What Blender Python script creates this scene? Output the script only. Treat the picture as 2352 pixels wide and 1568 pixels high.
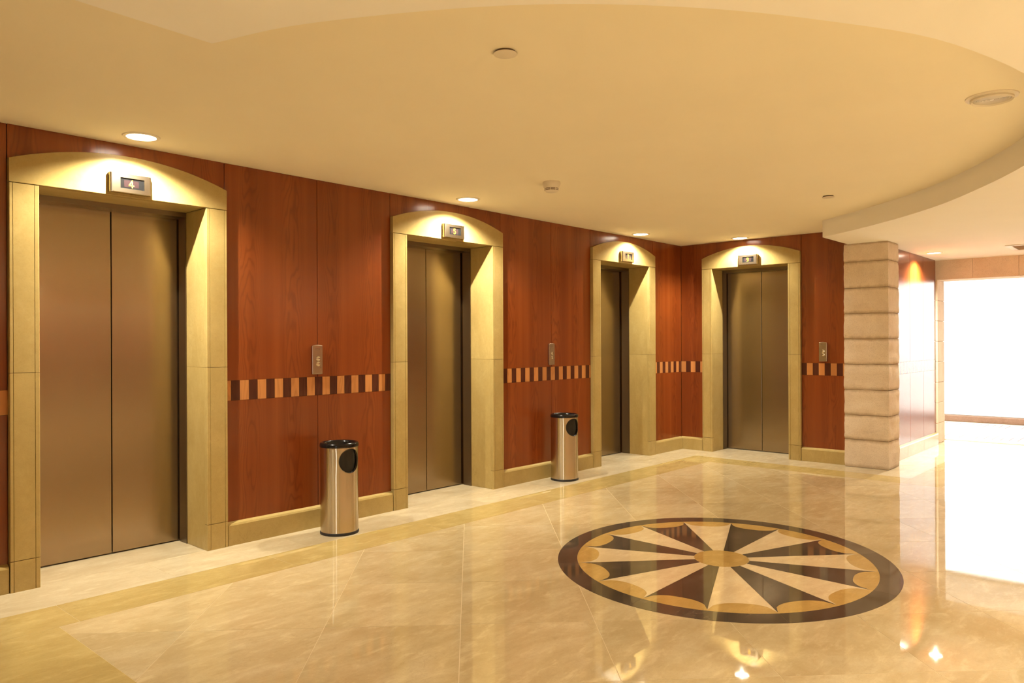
import bpy, bmesh, math, random
from mathutils import Matrix, Vector

random.seed(7)
for o in list(bpy.data.objects):
    bpy.data.objects.remove(o, do_unlink=True)
S = bpy.context.scene
COL = S.collection

# ------------------------------------------------------------------ camera
CAM = (-8.38236, -4.70153, 1.32170)
FW = Vector((0.74454733, 0.66756925, 0.00074978))
RT = Vector((0.66756535, -0.744538, -0.00443383))
UP = Vector((0.00240165, -0.00380173, 0.99998989))
cd = bpy.data.cameras.new('camera')
cd.sensor_width = 36.0
cd.lens = 1740.93 / 2352 * 36
cd.clip_start = 0.02
cam = bpy.data.objects.new('camera', cd)
COL.objects.link(cam)
cam.matrix_world = Matrix(((RT.x, UP.x, -FW.x, CAM[0]), (RT.y, UP.y, -FW.y, CAM[1]),
                           (RT.z, UP.z, -FW.z, CAM[2]), (0, 0, 0, 1)))
S.camera = cam

# ------------------------------------------------------------------ view, world, daylight
S.view_settings.view_transform = 'Standard'
S.view_settings.look = 'None'
S.view_settings.exposure = 0.34
S.view_settings.gamma = 1.0
S.view_settings.use_curve_mapping = False

W = bpy.data.worlds.new('sky')
S.world = W
W.use_nodes = True
bg = W.node_tree.nodes['Background']
bg.inputs[0].default_value = (1.0, 0.95, 0.91, 1)
bg.inputs[1].default_value = 4.2

LAMP = (1.0, 0.93, 0.72)          # warm tungsten of every downlight
SPOT_W = 140.0                     # spot power of the downlights over the lifts
FILL_W = 270.0                     # spot power of the added unseen fill lamps and the vestibule downlight
BEAM_W = 150.0                    # tighter downward beam of the visible downlights
LENS = 15.0                       # brightness of the glowing lens


def portal(name, loc, rot, sx, sy):
    l = bpy.data.lights.new(name, 'AREA')
    l.shape = 'RECTANGLE'
    l.size, l.size_y = sx, sy
    l.cycles.is_portal = True
    o = bpy.data.objects.new(name, l)
    COL.objects.link(o)
    o.location = loc
    o.rotation_euler = rot
    return o


# daylight enters through the glazed front of the vestibule and one glazed door behind the camera
portal('daylight_portal', (5.9, -4.6, 1.3), (0, math.radians(90), 0), 2.7, 7.0)
portal('daylight_portal', (-12.1, -5.4, 1.1), (0, math.radians(-90), 0), 2.2, 1.3)

# ------------------------------------------------------------------ materials
def new_mat(name):
    m = bpy.data.materials.new(name)
    m.use_nodes = True
    nt = m.node_tree
    b = nt.nodes['Principled BSDF']
    return m, nt, b


class N:
    """tiny helper round a node tree"""
    def __init__(s, nt):
        s.nt = nt

    def node(s, t, **kw):
        n = s.nt.nodes.new(t)
        for k, v in kw.items():
            setattr(n, k, v)
        return n

    def link(s, a, b):
        s.nt.links.new(a, b)

    def val(s, x):
        return x

    def math(s, op, a, b=None, c=None):
        n = s.node('ShaderNodeMath', operation=op)
        for i, x in enumerate((a, b, c)):
            if x is None:
                continue
            if isinstance(x, (int, float)):
                n.inputs[i].default_value = x
            else:
                s.link(x, n.inputs[i])
        return n.outputs[0]

    def noise(s, vec, scale, detail=3, rough=0.55, dist=0.0):
        n = s.node('ShaderNodeTexNoise')
        n.inputs['Scale'].default_value = scale
        n.inputs['Detail'].default_value = detail
        n.inputs['Roughness'].default_value = rough
        n.inputs['Distortion'].default_value = dist
        if vec is not None:
            s.link(vec, n.inputs['Vector'])
        return n.outputs['Fac']

    def ramp(s, fac, stops, interp='LINEAR'):
        n = s.node('ShaderNodeValToRGB')
        cr = n.color_ramp
        cr.interpolation = interp
        while len(cr.elements) < len(stops):
            cr.elements.new(0.5)
        for e, (p, c) in zip(cr.elements, stops):
            e.position = p
            e.color = (*c, 1) if len(c) == 3 else c
        s.link(fac, n.inputs[0])
        return n.outputs[0]

    def mix(s, fac, a, b, mode='MIX'):
        n = s.node('ShaderNodeMix', data_type='RGBA', blend_type=mode)
        for i, x in ((0, fac), (6, a), (7, b)):
            if isinstance(x, (int, float)):
                n.inputs[i].default_value = x
            elif isinstance(x, tuple):
                n.inputs[i].default_value = (*x, 1)
            else:
                s.link(x, n.inputs[i])
        return n.outputs[2]

    def bump(s, h, strength, dist=0.01):
        n = s.node('ShaderNodeBump')
        n.inputs['Strength'].default_value = strength
        n.inputs['Distance'].default_value = dist
        s.link(h, n.inputs['Height'])
        return n.outputs[0]

    def pos(s):
        return s.node('ShaderNodeNewGeometry').outputs['Position']

    def mapping(s, vec, scale=(1, 1, 1), loc=(0, 0, 0)):
        n = s.node('ShaderNodeMapping')
        n.inputs['Scale'].default_value = scale
        n.inputs['Location'].default_value = loc
        s.link(vec, n.inputs['Vector'])
        return n.outputs[0]

    def rnd(s):
        return s.node('ShaderNodeObjectInfo').outputs['Random']

    def offset(s, vec, k=37.0):
        """shift a texture by the object's own random number"""
        r = s.math('MULTIPLY', s.rnd(), k)
        n = s.node('ShaderNodeVectorMath', operation='ADD')
        s.link(vec, n.inputs[0])
        s.link(r, n.inputs[1])
        return n.outputs[0]


def plain(name, col, rough=0.5, metal=0.0, spec=0.5):
    m, nt, b = new_mat(name)
    b.inputs['Base Color'].default_value = (*col, 1)
    b.inputs['Roughness'].default_value = rough
    b.inputs['Metallic'].default_value = metal
    b.inputs['Specular IOR Level'].default_value = spec
    return m


def emit(name, col, k):
    m, nt, b = new_mat(name)
    b.inputs['Base Color'].default_value = (*col, 1)
    b.inputs['Emission Color'].default_value = (*col, 1)
    b.inputs['Emission Strength'].default_value = k
    return m


def marble(name, c0, c1, c2, rough, spec=0.5, vein=0.35, tone=0.12, bump=0.0, pol=None, cloud=1.0):
    m, nt, b = new_mat(name)
    n = N(nt)
    p = n.offset(n.pos())
    big = n.noise(n.mapping(p, (1, 1.8, 1)), 2.2, 5, 0.6, 0.6)
    fine = n.noise(p, 38, 4, 0.65)
    col = n.ramp(big, [(0.5 - 0.2 / cloud, c0), (0.50, c1), (0.5 + 0.2 / cloud, c2)])
    col = n.mix(n.math('MULTIPLY', fine, 0.22), col, c0, 'MULTIPLY')
    gr = n.noise(p, 160, 3, 0.7)
    col = n.mix(n.ramp(gr, [(0.30, (0.30, 0.30, 0.30)), (0.5, (0, 0, 0))]), col, tuple(x * 0.8 for x in c0))
    cl = n.noise(n.mapping(p, (1.0, 2.6, 1)), 6.5, 5, 0.7, 0.4)
    col = n.mix(n.ramp(cl, [(0.52, (0, 0, 0)), (0.75, (0.55 * cloud,) * 3)]), col, tuple(min(1, x * 1.16) for x in c2))
    col = n.mix(n.ramp(cl, [(0.25, (0.6 * cloud,) * 3), (0.45, (0, 0, 0))]), col, tuple(x * 0.86 for x in c0))
    # thin wandering veins
    v = n.noise(n.mapping(p, (1, 1.5, 1)), 3.1, 6, 0.6, 1.6)
    d = n.math('ABSOLUTE', n.math('SUBTRACT', v, 0.5))
    vm = n.ramp(d, [(0.0, (1, 1, 1)), (0.010, (0, 0, 0))])
    mk = n.noise(p, 1.3, 2)
    mk = n.ramp(mk, [(0.55, (0, 0, 0)), (0.7, (1, 1, 1))])
    vv = n.math('MULTIPLY', n.math('MULTIPLY', vm, mk), vein)
    col = n.mix(vv, col, (c0[0] * 0.55, c0[1] * 0.5, c0[2] * 0.45))
    # every piece its own tone
    t = n.math('ADD', n.math('MULTIPLY', n.rnd(), tone * 2), 1 - tone)
    cc = n.node('ShaderNodeCombineColor')
    for i in range(3):
        n.link(t, cc.inputs[i])
    col = n.mix(1.0, col, cc.outputs[0], 'MULTIPLY')
    n.link(col, b.inputs['Base Color'])
    b.inputs['Roughness'].default_value = rough
    if pol:
        r = n.ramp(n.noise(p, 5, 4, 0.6), [(0.3, (rough,) * 3), (0.75, (pol,) * 3)])
        n.link(r, b.inputs['Roughness'])
    b.inputs['Specular IOR Level'].default_value = spec
    if bump:
        n.link(n.bump(n.noise(p, 60, 4, 0.6), bump, 0.002), b.inputs['Normal'])
    return m


def veneer(name, ca, cb, cc_, rough, spec=0.5, fig=0.33, stripes=True):
    """polished wood veneer: vertical grain along Z with cathedral figure"""
    m, nt, b = new_mat(name)
    n = N(nt)
    sep = n.node('ShaderNodeSeparateXYZ')
    n.link(n.pos(), sep.inputs[0])
    u = n.math('ADD', sep.outputs[0], sep.outputs[1])
    u = n.math('ADD', u, n.math('MULTIPLY', n.rnd(), 0.0))
    z = sep.outputs[2]
    cu = n.node('ShaderNodeCombineXYZ')
    n.link(u, cu.inputs[0])
    n.link(z, cu.inputs[2])
    uv = cu.outputs[0]
    # cathedral figure, one leaf per FIG metres
    cell = n.math('SUBTRACT', n.math('FRACT', n.math('DIVIDE', u, fig)), 0.5)
    c2 = n.math('MULTIPLY', n.math('MULTIPLY', cell, cell), 30.0)
    wob = n.noise(n.mapping(uv, (5, 1, 1.1)), 1.0, 3, 0.5)
    zz = n.math('ADD', n.math('MULTIPLY', wob, 9.0), n.math('MULTIPLY', z, 0.9))
    f = n.math('ADD', c2, zz)
    rings = n.math('MULTIPLY', n.math('ADD', n.math('SINE', n.math('MULTIPLY', f, 9.0)), 1.0), 0.5)
    rings = n.math('POWER', rings, 3.0)
    near = n.ramp(n.math('ABSOLUTE', cell), [(0.10, (1, 1, 1)), (0.34, (0, 0, 0))])
    rings = n.math('MULTIPLY', rings, near)
    # straight fibres and broad tone
    fib = n.noise(n.mapping(uv, (150, 1, 1.6)), 1.0, 4, 0.6)
    broad = n.noise(n.mapping(uv, (9, 1, 0.25)), 1.0, 2, 0.5)
    col = n.ramp(broad, [(0.28, ca), (0.5, cb), (0.75, cc_)])
    col = n.mix(n.math('MULTIPLY', fib, 0.55), col, ca, 'MIX')
    col = n.mix(n.math('MULTIPLY', rings, 0.36), col, (ca[0] * 0.55, ca[1] * 0.5, ca[2] * 0.5))
    t = n.math('ADD', n.math('MULTIPLY', n.rnd(), 0.16), 0.92)
    ccn = n.node('ShaderNodeCombineColor')
    for i in range(3):
        n.link(t, ccn.inputs[i])
    col = n.mix(1.0, col, ccn.outputs[0], 'MULTIPLY')
    n.link(col, b.inputs['Base Color'])
    b.inputs['Roughness'].default_value = rough
    b.inputs['Specular IOR Level'].default_value = spec
    return m


def brushed(name, col, rough, aniso, vertical=False, streak=0.12):
    m, nt, b = new_mat(name)
    n = N(nt)
    p = n.pos()
    sc = (260, 260, 2.0) if vertical else (2.0, 2.0, 320)
    s = n.noise(n.mapping(p, sc), 1.0, 3, 0.6)
    r = n.math('ADD', n.math('MULTIPLY', s, streak), rough - streak / 2)
    n.link(r, b.inputs['Roughness'])
    b.inputs['Base Color'].default_value = (*col, 1)
    b.inputs['Metallic'].default_value = 1.0
    b.inputs['Anisotropic'].default_value = aniso
    if aniso:
        t = n.node('ShaderNodeTangent', direction_type='RADIAL', axis='Z')
        n.link(t.outputs[0], b.inputs['Tangent'])
        b.inputs['Anisotropic Rotation'].default_value = 0.25
    return m


def rough_stone(name, c0, c1, edge_dark=0.0):
    m, nt, b = new_mat(name)
    n = N(nt)
    p = n.offset(n.pos(), 11)
    a = n.noise(p, 5, 5, 0.65)
    f = n.noise(n.mapping(p, (1, 1, 0.6)), 190, 4, 0.7)
    col = n.ramp(a, [(0.3, c0), (0.7, c1)])
    col = n.mix(n.ramp(f, [(0.34, (0.42, 0.42, 0.42)), (0.48, (0, 0, 0))]), col, (c0[0] * 0.6, c0[1] * 0.55, c0[2] * 0.5))
    n.link(col, b.inputs['Base Color'])
    if edge_dark:                      # darker towards the top and bottom of each block
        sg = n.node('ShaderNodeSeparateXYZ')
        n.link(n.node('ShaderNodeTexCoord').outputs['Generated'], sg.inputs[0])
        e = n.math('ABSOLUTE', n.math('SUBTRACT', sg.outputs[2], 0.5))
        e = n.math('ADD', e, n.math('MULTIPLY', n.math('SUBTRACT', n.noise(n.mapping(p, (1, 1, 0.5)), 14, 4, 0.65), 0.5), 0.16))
        col = n.mix(n.ramp(e, [(0.38, (0, 0, 0)), (0.48, (edge_dark,) * 3)]), col, (c0[0] * 0.66, c0[1] * 0.61, c0[2] * 0.52))
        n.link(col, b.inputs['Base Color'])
    b.inputs['Roughness'].default_value = 0.9
    b.inputs['Specular IOR Level'].default_value = 0.15
    h = n.math('ADD', n.math('MULTIPLY', f, 0.5), n.noise(p, 24, 5, 0.7))
    n.link(n.bump(h, 0.55, 0.012), b.inputs['Normal'])
    return m


def plaster(name, col):
    m, nt, b = new_mat(name)
    n = N(nt)
    p = n.pos()
    c = n.ramp(n.noise(p, 1.5, 3), [(0.3, tuple(x * 0.97 for x in col)), (0.7, col)])
    n.link(c, b.inputs['Base Color'])
    b.inputs['Roughness'].default_value = 0.75
    b.inputs['Specular IOR Level'].default_value = 0.2
    n.link(n.bump(n.noise(p, 180, 2), 0.06, 0.001), b.inputs['Normal'])
    return m


def glass_mat(name):
    m = bpy.data.materials.new(name)
    m.use_nodes = True
    nt = m.node_tree
    nt.nodes.clear()
    out = nt.nodes.new('ShaderNodeOutputMaterial')
    tr = nt.nodes.new('ShaderNodeBsdfTransparent')
    tr.inputs[0].default_value = (0.97, 0.98, 0.97, 1)
    gl = nt.nodes.new('ShaderNodeBsdfGlossy')
    gl.inputs['Roughness'].default_value = 0.0
    mx = nt.nodes.new('ShaderNodeMixShader')
    fr = nt.nodes.new('ShaderNodeFresnel')
    fr.inputs[0].default_value = 1.45
    nt.links.new(fr.outputs[0], mx.inputs[0])
    nt.links.new(tr.outputs[0], mx.inputs[1])
    nt.links.new(gl.outputs[0], mx.inputs[2])
    nt.links.new(mx.outputs[0], out.inputs[0])
    return m


M = {}
M['ceiling'] = plaster('cream_ceiling', (0.92, 0.84, 0.67))
M['soffit'] = plaster('white_ceiling', (0.95, 0.92, 0.88))  # whiter than the raised ceiling; also on the vestibule ceiling and wall
M['plaster'] = plaster('cream_plaster', (0.74, 0.64, 0.50))
M['wood'] = veneer('cherry_veneer', (0.178, 0.036, 0.0062), (0.232, 0.052, 0.0092), (0.28, 0.070, 0.013), 0.22, 0.55)
M['wood_light'] = veneer('maple_inlay', (0.50, 0.20, 0.062), (0.57, 0.245, 0.08), (0.62, 0.28, 0.095), 0.2, 0.4, fig=9.0)
M['wood_dark'] = veneer('walnut_inlay', (0.066, 0.017, 0.009), (0.088, 0.024, 0.012), (0.115, 0.034, 0.017), 0.2, 0.4, fig=9.0)
M['marble'] = marble('cream_marble', (0.44, 0.322, 0.166), (0.505, 0.388, 0.218), (0.57, 0.458, 0.284), 0.018, 0.5, tone=0.055, pol=0.04)
M['marble_pale'] = marble('pale_marble', (0.49, 0.395, 0.255), (0.55, 0.455, 0.31), (0.605, 0.515, 0.365), 0.02, 0.5, tone=0.04, pol=0.045)
M['marble_gold'] = marble('gold_marble', (0.42, 0.255, 0.075), (0.48, 0.30, 0.095), (0.54, 0.345, 0.12), 0.02, 0.5, tone=0.04, pol=0.045)
M['marble_dark'] = marble('dark_brown_marble', (0.060, 0.042, 0.028), (0.080, 0.057, 0.039), (0.115, 0.084, 0.059), 0.035, 0.4, vein=0.0, tone=0.10, pol=0.07)
M['marble_border'] = marble('honey_border_marble', (0.40, 0.285, 0.105), (0.45, 0.33, 0.13), (0.51, 0.385, 0.165), 0.02, 0.5, tone=0.04, pol=0.045)
M['marble_ray'] = marble('warm_cream_marble', (0.60, 0.45, 0.265), (0.66, 0.51, 0.315), (0.71, 0.57, 0.37), 0.02, 0.5, tone=0.04, pol=0.045)
M['grout'] = plain('grout', (0.52, 0.385, 0.21), 0.5)
M['stone'] = marble('honey_limestone', (0.38, 0.266, 0.092), (0.45, 0.332, 0.128), (0.52, 0.40, 0.172), 0.24, 0.4, vein=0.35, tone=0.05, cloud=0.45)
M['stone_joint'] = plain('dark_joint_backing', (0.17, 0.10, 0.04), 0.8)  # dark backing behind the stone and panel joints
M['rough'] = rough_stone('split_face_limestone', (0.74, 0.60, 0.47), (0.84, 0.71, 0.58))
M['granite'] = rough_stone('pink_granite', (0.34, 0.22, 0.17), (0.46, 0.31, 0.25))
M['vent_slat'] = plain('shaded_vent_metal', (0.30, 0.19, 0.10), 0.6)  # shade on the slats put into their brown colour
M['pillar'] = rough_stone('edge_darkened_split_limestone', (0.74, 0.61, 0.48), (0.86, 0.74, 0.61), 0.8)
M['mortar'] = plain('mortar', (0.52, 0.39, 0.27), 0.9)
M['steel'] = brushed('brushed_steel_door', (0.36, 0.285, 0.19), 0.25, 0.0, True, 0.03)
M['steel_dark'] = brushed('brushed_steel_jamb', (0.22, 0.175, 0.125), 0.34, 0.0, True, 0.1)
M['steel_bin'] = brushed('brushed_steel_bin', (0.58, 0.50, 0.39), 0.20, 1.0, False, 0.06)
M['nickel'] = brushed('satin_nickel', (0.50, 0.43, 0.34), 0.24, 0.0, False, 0.05)
M['chrome'] = plain('chrome', (0.75, 0.70, 0.62), 0.12, 1.0)
M['black'] = plain('black_plastic', (0.008, 0.006, 0.006), 0.16, 0, 0.35)
M['black_mat'] = plain('black_liner', (0.003, 0.0025, 0.0025), 0.5)
M['rubber'] = plain('black_rubber', (0.012, 0.010, 0.010), 0.5)
M['gap'] = plain('dark_shaft', (0.006, 0.005, 0.004), 0.9)
M['screen'] = plain('smoked_screen', (0.006, 0.006, 0.0065), 0.08)
M['lcd'] = plain('lcd_window', (0.016, 0.009, 0.010), 0.15)
M['digit'] = emit('amber_digit', (1.0, 0.62, 0.02), 1.5)
M['white_plastic'] = plain('ivory_plastic', (0.78, 0.70, 0.58), 0.4)
M['slot'] = plain('dark_slot', (0.10, 0.05, 0.02), 0.7)
M['trim_white'] = plain('white_enamel', (0.80, 0.74, 0.64), 0.35)
M['lens'] = emit('lamp_lens', (1.0, 0.90, 0.72), LENS)
M['glass'] = glass_mat('window_glass')
M['alu'] = plain('window_frame_metal', (0.55, 0.53, 0.50), 0.35, 0.8)
M['paving'] = plain('pale_paving', (0.82, 0.80, 0.76), 0.8)
M['rug'] = plain('pale_rug', (0.88, 0.82, 0.80), 0.95, 0, 0.1)
M['rug_line'] = plain('mauve_rug_line', (0.40, 0.25, 0.29), 0.95, 0, 0.1)
M['etch'] = plain('etched_mark', (0.10, 0.06, 0.03), 0.6)

# ------------------------------------------------------------------ mesh helpers
class MB:
    def __init__(s):
        s.v, s.f = [], []

    def add(s, vs, fs):
        k = len(s.v)
        s.v += [tuple(v) for v in vs]
        s.f += [tuple(i + k for i in f) for f in fs]
        return s

    def box(s, x0, x1, y0, y1, z0, z1):
        x0, x1 = min(x0, x1), max(x0, x1)
        y0, y1 = min(y0, y1), max(y0, y1)
        z0, z1 = min(z0, z1), max(z0, z1)
        return s.add([(x0, y0, z0), (x1, y0, z0), (x1, y1, z0), (x0, y1, z0),
                      (x0, y0, z1), (x1, y0, z1), (x1, y1, z1), (x0, y1, z1)],
                     [(0, 3, 2, 1), (4, 5, 6, 7), (0, 1, 5, 4), (1, 2, 6, 5), (2, 3, 7, 6), (3, 0, 4, 7)])

    def prism(s, poly, a, b, axis='z'):
        """extrude a 2D polygon: axis z -> (x,y), axis y -> (x,z), axis x -> (y,z)"""
        def P(p, t):
            if axis == 'z':
                return (p[0], p[1], t)
            if axis == 'y':
                return (p[0], t, p[1])
            return (t, p[0], p[1])
        n = len(poly)
        ar = sum(poly[i][0] * poly[(i + 1) % n][1] - poly[(i + 1) % n][0] * poly[i][1] for i in range(n))
        if ar < 0:
            poly = poly[::-1]
        if axis == 'y':
            a, b = max(a, b), min(a, b)
        else:
            a, b = min(a, b), max(a, b)
        vs = [P(p, a) for p in poly] + [P(p, b) for p in poly]
        fs = [tuple(range(n))[::-1], tuple(range(n, 2 * n))]
        fs += [(i, (i + 1) % n, n + (i + 1) % n, n + i) for i in range(n)]
        return s.add(vs, fs)

    def lathe(s, prof, n=48, c=(0, 0), cap0=False, cap1=False, a0=0.0):
        """revolve (r,z) points about a vertical axis at c"""
        vs, fs = [], []
        for r, z in prof:
            for i in range(n):
                t = a0 + 2 * math.pi * i / n
                vs.append((c[0] + r * math.cos(t), c[1] + r * math.sin(t), z))
        for j in range(len(prof) - 1):
            for i in range(n):
                k = (i + 1) % n
                fs.append((j * n + i, j * n + k, (j + 1) * n + k, (j + 1) * n + i))
        if cap0:
            fs.append(tuple(range(n))[::-1])
        if cap1:
            k = (len(prof) - 1) * n
            fs.append(tuple(range(k, k + n)))
        return s.add(vs, fs)

    def lathe_y(s, prof, c, n=32, cap=True):
        """revolve (r,y) points about the Y axis through c=(x,z)"""
        vs, fs = [], []
        for r, y in prof:
            for i in range(n):
                t = 2 * math.pi * i / n
                vs.append((c[0] + r * math.cos(t), y, c[1] + r * math.sin(t)))
        for j in range(len(prof) - 1):
            for i in range(n):
                k = (i + 1) % n
                fs.append((j * n + i, j * n + k, (j + 1) * n + k, (j + 1) * n + i))
        if cap:
            fs.append(tuple(range((len(prof) - 1) * n, len(prof) * n)))
        return s.add(vs, fs)

    def mesh(s, name, mat, smooth=None):
        me = bpy.data.meshes.new(name)
        me.from_pydata(s.v, [], s.f)
        me.materials.append(mat)
        bm = bmesh.new()
        bm.from_mesh(me)
        bmesh.ops.recalc_face_normals(bm, faces=bm.faces)
        bm.to_mesh(me)
        bm.free()
        if smooth is not None:
            me.polygons.foreach_set('use_smooth', [True] * len(me.polygons))
            me.set_sharp_from_angle(angle=math.radians(smooth))
        me.update()
        return me

    def build(s, name, mat, parent=None, smooth=None, bevel=0.0, seg=1, kind=None, label=None):
        o = bpy.data.objects.new(name, s.mesh(name, mat, smooth))
        COL.objects.link(o)
        if parent is not None:
            o.parent = parent
        if bevel:
            md = o.modifiers.new('edge', 'BEVEL')
            md.width = bevel
            md.segments = seg
            md.limit_method = 'ANGLE'
            md.angle_limit = math.radians(40)
        if kind:
            o['kind'] = kind
        if label:
            o['label'] = label
        return o


def thing(name, label, cat, loc=(0, 0, 0), rz=0.0, group=None):
    o = bpy.data.objects.new(name, None)
    COL.objects.link(o)
    o.empty_display_size = 0.1
    o.location = loc
    o.rotation_euler = (0, 0, rz)
    o['label'] = label
    o['category'] = cat
    if group:
        o['group'] = group
    return o


def tag(o, label, cat, group=None):
    o['label'] = label
    o['category'] = cat
    if group:
        o['group'] = group
    return o


def struct(o):
    o['kind'] = 'structure'
    return o


def clip(poly, a, b, c):
    """keep the part of a polygon with a*x + b*y <= c"""
    out = []
    n = len(poly)
    for i in range(n):
        p, q = poly[i], poly[(i + 1) % n]
        dp, dq = a * p[0] + b * p[1] - c, a * q[0] + b * q[1] - c
        if dp <= 0:
            out.append(p)
        if (dp < 0 < dq) or (dq < 0 < dp):
            t = dp / (dp - dq)
            out.append((p[0] + t * (q[0] - p[0]), p[1] + t * (q[1] - p[1])))
    return out


def cliprect(poly, x0, x1, y0, y1):
    for a, b, c in ((1, 0, x1), (-1, 0, -x0), (0, 1, y1), (0, -1, -y0)):
        poly = clip(poly, a, b, c)
        if len(poly) < 3:
            return []
    return poly


def area(p):
    return abs(sum(p[i][0] * p[(i + 1) % len(p)][1] - p[(i + 1) % len(p)][0] * p[i][1] for i in range(len(p)))) / 2


H = 2.5            # raised ceiling
HS = 2.335         # lower ceiling
YC = -2.28         # wood wall of the corridor
XW, XE = -12.0, 5.67
YR = -8.2

# ================================================================== SETTING
# ---- floor
floor = struct(MB().box(XW, 5.9, YR, 0.55, -0.16, -0.0005).build('floor', M['grout']))
G = 0.0010
D = 0.895           # tile diagonal pitch
FX0, FX1, FY1 = -7.16, -0.76, -0.752
BX0, BX1, BY1 = -7.62, -0.43, -0.42      # outer line of the gold border
CY0, CY1 = YC - 0.42, YC - 0.75          # borders in front of the corridor wall
regions = [(FX0 + G, FX1, -7.0, FY1 - G), (FX1, 2.43 - G, -7.0, CY1 - G), (-10.2, BX0 - G, -7.0, FY1 - G)]
u0, w0 = -1.07 - 12 * D, -8.05 - 14 * D    # x-y and x+y lattice lines


def add_tile(polys, mat):
    mb = MB()
    for p in polys:
        mb.prism(p, -0.0034, 0.0)
    return mb.build('floor_tile', mat, floor)


for i in range(30):
    for j in range(34):
        a0, a1 = u0 + i * D + 2 * G, u0 + (i + 1) * D - 2 * G
        b0, b1 = w0 + j * D + 2 * G, w0 + (j + 1) * D - 2 * G
        sq = [((b + a) / 2, (b - a) / 2) for a, b in ((a0, b0), (a1, b0), (a1, b1), (a0, b1))]
        cx, cy = sum(p[0] for p in sq) / 4, sum(p[1] for p in sq) / 4
        if cx < -10 or cx > 3 or cy > 0 or cy < -6.6:
            continue
        main = [cliprect(sq, *regions[0]), cliprect(sq, *regions[1])]
        main = [p for p in main if p and area(p) > 2e-4]
        if main and not (cx < -8.6 and cy < -3):
            add_tile(main, M['marble'])
        left = cliprect(sq, *regions[2])
        if left and area(left) > 2e-4 and cy > -4.5:
            add_tile([left], M['marble'])


def run(x0, x1, y0, y1, step, mat, along, phase=0.0):
    """a straight course of border slabs"""
    lo, hi = (x0, x1) if along == 'x' else (y0, y1)
    cuts = [lo]
    t = lo + (phase if phase > 0 else step)
    while t < hi - 0.12:
        cuts.append(t)
        t += step
    cuts.append(hi)
    for a, b in zip(cuts, cuts[1:]):
        mb = MB()
        if along == 'x':
            mb.box(a + G, b - G, y0 + G, y1 - G, -0.0034, 0.0)
        else:
            mb.box(x0 + G, x1 - G, a + G, b - G, -0.0034, 0.0)
        mb.build('floor_slab', mat, floor)


run(-10.2, 0.0, BY1, 0.0, 0.86, M['marble_pale'], 'x', 0.30)          # pale course along the lift wall
run(BX1, 0.0, -1.97, BY1, 0.80, M['marble_pale'], 'y')                # and along the end wall
run(BX0, BX1, FY1, BY1, 1.18, M['marble_border'], 'x', 0.55)            # gold course
run(FX1, BX1, CY0, FY1, 0.98, M['marble_border'], 'y')
run(BX0, FX0, -6.2, FY1, 1.1, M['marble_border'], 'y')
run(BX1, 0.36, CY0, -1.97, 0.8, M['marble_pale'], 'x')
run(0.36, 2.43, CY0, YC, 0.8, M['marble_pale'], 'x')
run(FX1, 2.43, CY1, CY0, 0.98, M['marble_border'], 'x')
# vestibule floor
for i in range(4):
    for j in range(7):
        MB().box(2.43 + i * 0.81 + G, 2.43 + (i + 1) * 0.81 - G, -1.0 - (j + 1) * 0.9 + G, -1.0 - j * 0.9 - G,
                 -0.0034, 0.0).build('floor_slab', M['marble_pale'], floor)

# ---- ceilings
ceiling = struct(MB().box(XW, 0.4, -5.2, 0.4, H, H + 0.12).build('ceiling', M['ceiling']))
arc = [(-7.149, -2.24), (-7.02, -2.62), (-6.702, -3.155), (-6.342, -3.54), (-5.924, -3.845), (-5.433, -4.10),
       (-4.65, -4.27), (-3.85, -4.22), (-3.109, -3.98), (-2.259, -3.48), (-1.723, -3.055), (-1.24, -2.55), (-0.81, -2.01)]


def catmull(P, n=6):
    Q = [(2 * P[0][0] - P[1][0], 2 * P[0][1] - P[1][1])] + P + [(2 * P[-1][0] - P[-2][0], 2 * P[-1][1] - P[-2][1])]
    out = []
    for i in range(1, len(Q) - 2):
        for k in range(n):
            t = k / n
            out.append(tuple(0.5 * (2 * Q[i][d] + (Q[i + 1][d] - Q[i - 1][d]) * t
                                    + (2 * Q[i - 1][d] - 5 * Q[i][d] + 4 * Q[i + 1][d] - Q[i + 2][d]) * t * t
                                    + (-Q[i - 1][d] + 3 * Q[i][d] - 3 * Q[i + 1][d] + Q[i + 2][d]) * t ** 3) for d in (0, 1)))
    return out + [P[-1]]


edge = [(XW, -2.40)] + catmull(arc) + [(0.0, -2.01), (2.44, -2.01)]
mb = MB()
n = len(edge)
vs = [(x, y, HS) for x, y in edge] + [(x, YR, HS) for x, y in edge] + \
     [(x, y, H + 0.05) for x, y in edge] + [(x, YR, H + 0.05) for x, y in edge]
fs = []
for i in range(n - 1):
    fs += [(i, i + 1, n + i + 1, n + i), (2 * n + i, 3 * n + i, 3 * n + i + 1, 2 * n + i + 1), (i, 2 * n + i, 2 * n + i + 1, i + 1),
           (n + i, n + i + 1, 3 * n + i + 1, 3 * n + i)]
fs += [(0, n, 3 * n, 2 * n), (n - 1, 3 * n - 1, 4 * n - 1, 2 * n - 1)]
mb.add(vs, fs)
soffit = struct(mb.build('ceiling_soffit', M['soffit'], smooth=30))
vest_ceiling = struct(MB().box(2.86, 6.0, YR, -0.9, 2.55, 2.7).build('ceiling_vestibule', M['soffit']))

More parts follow.
